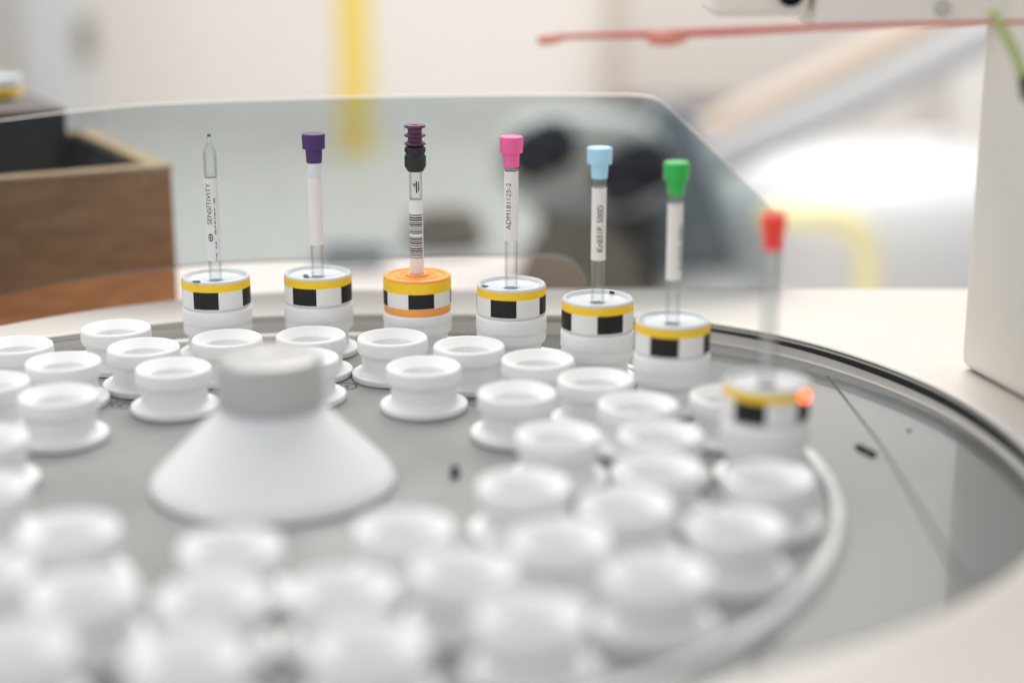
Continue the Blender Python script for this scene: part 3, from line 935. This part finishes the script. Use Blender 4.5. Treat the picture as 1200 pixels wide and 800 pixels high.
coil = thing('hose_coil', 'small dark brown coil lying behind the orange spinner', 'coil', (-66, 1590, PZ))
for i in range(3):
    n = 30
    pts = [((34 - 3 * i) * math.cos(2 * math.pi * k / n), (34 - 3 * i) * math.sin(2 * math.pi * k / n), 6.6 + 10 * i) for k in range(n + 1)]
    put('loop', pipe('loop', pts, 6.5, 'brown_base', 10, n=1), coil)
tb = thing('blue_tray', 'dark blue tray lying on the bench left of the brown coil', 'tray', (-148, 1500, PZ))
put('floor', box('floor', (62, 60, 4), 'blue_grey', 1), tb, (0, 0, 0.2))
for sx, sy, lx, ly in ((62, 3, 0, -28.5), (62, 3, 0, 28.5), (3, 53.6, -29.5, 0), (3, 53.6, 29.5, 0)):
    put('side', box('side', (sx, sy, 9), 'blue_grey', 0.5), tb, (lx, ly, 4.3))

# ribbed hoses
def ribbed(a, b, r, period):
    L = (Vector(b) - Vector(a)).length
    n = int(L / period) * 6
    pts = [tuple(Vector(a).lerp(Vector(b), i / n) + Vector((0, 0, -8 * math.sin(math.pi * i / n)))) for i in range(n + 1)]
    return pts, lambda t: r * (1 + 0.08 * math.cos(2 * math.pi * t * n / 6))
pts, rf = ribbed((556, 1700, 122), (90, 1700, -112), 15, 6.5)
tag(put('ribbed_hose', pipe('ribbed_hose', pts, rf, 'beige_hose', 24, n=1)), 'beige ribbed hose running diagonally, upper one of the two', 'hose', 'ribbed hoses at the upper right')
pts, rf = ribbed((600, 1660, 106), (90, 1660, -136), 19, 6.5)
tag(put('ribbed_hose', pipe('ribbed_hose', pts, rf, 'grey_hose', 24, n=1)), 'pale grey ribbed hose running diagonally, lower one of the two', 'hose', 'ribbed hoses at the upper right')

# white vessel and yellow bent pipe
vs = thing('white_vessel', 'big white rounded vessel behind the red-capped tube', 'vessel', (350, 1500, PZ))
put('shell', lathe('shell', fillet([(0, 112), (90, 108), (135, 88), (150, 50), (150, 0.4)], [0, 30, 40, 30, 0], 8), 'white_enamel', 72), vs)
put('lid_knob', lathe('lid_knob', fillet([(0, 8), (20, 8), (24, 0)], 2), 'white_enamel', 32), vs, (40, 40, 110))
bp_ = thing('yellow_pipe', 'pale yellow bent pipe arching down in front of the white vessel', 'pipe', (280, 1270, PZ))
put('tube', pipe('tube', [(-76, 30, 86), (-64, 8, 89), (-48, 0, 90), (-24, 0, 88), (-7, 0, 77), (0, 0, 56), (1, 0, 24), (1, 0, 0.4)], 11.5, 'pale_yellow', 24), bp_)
put('flange', lathe('flange', fillet([(12, 6), (20, 6), (20, 0.2)], 1), 'pale_yellow', 32), bp_, (1, 0, 0))

wc = thing('wall_cabinet', 'beige wall cabinet with a brown left edge below the red rod', 'cabinet', (350, 2560, -130))
put('body', box('body', (366, 90, 190), 'beige_panel', 6), wc)
put('edge_strip', box('edge_strip', (16, 92, 190), 'tan_strip', 2), wc, (-191.5, 0, 0))
ws = thing('grey_stub', 'grey upright stub with a rust-red foot just left of the column', 'stub', (478, 1900, PZ))
put('shaft', box('shaft', (50, 40, 158), 'beige_panel', 6), ws, (0, 0, 0.2))
put('collar', box('collar', (30, 10, 16), 'terracotta', 3), ws, (18, -25.2, 30))
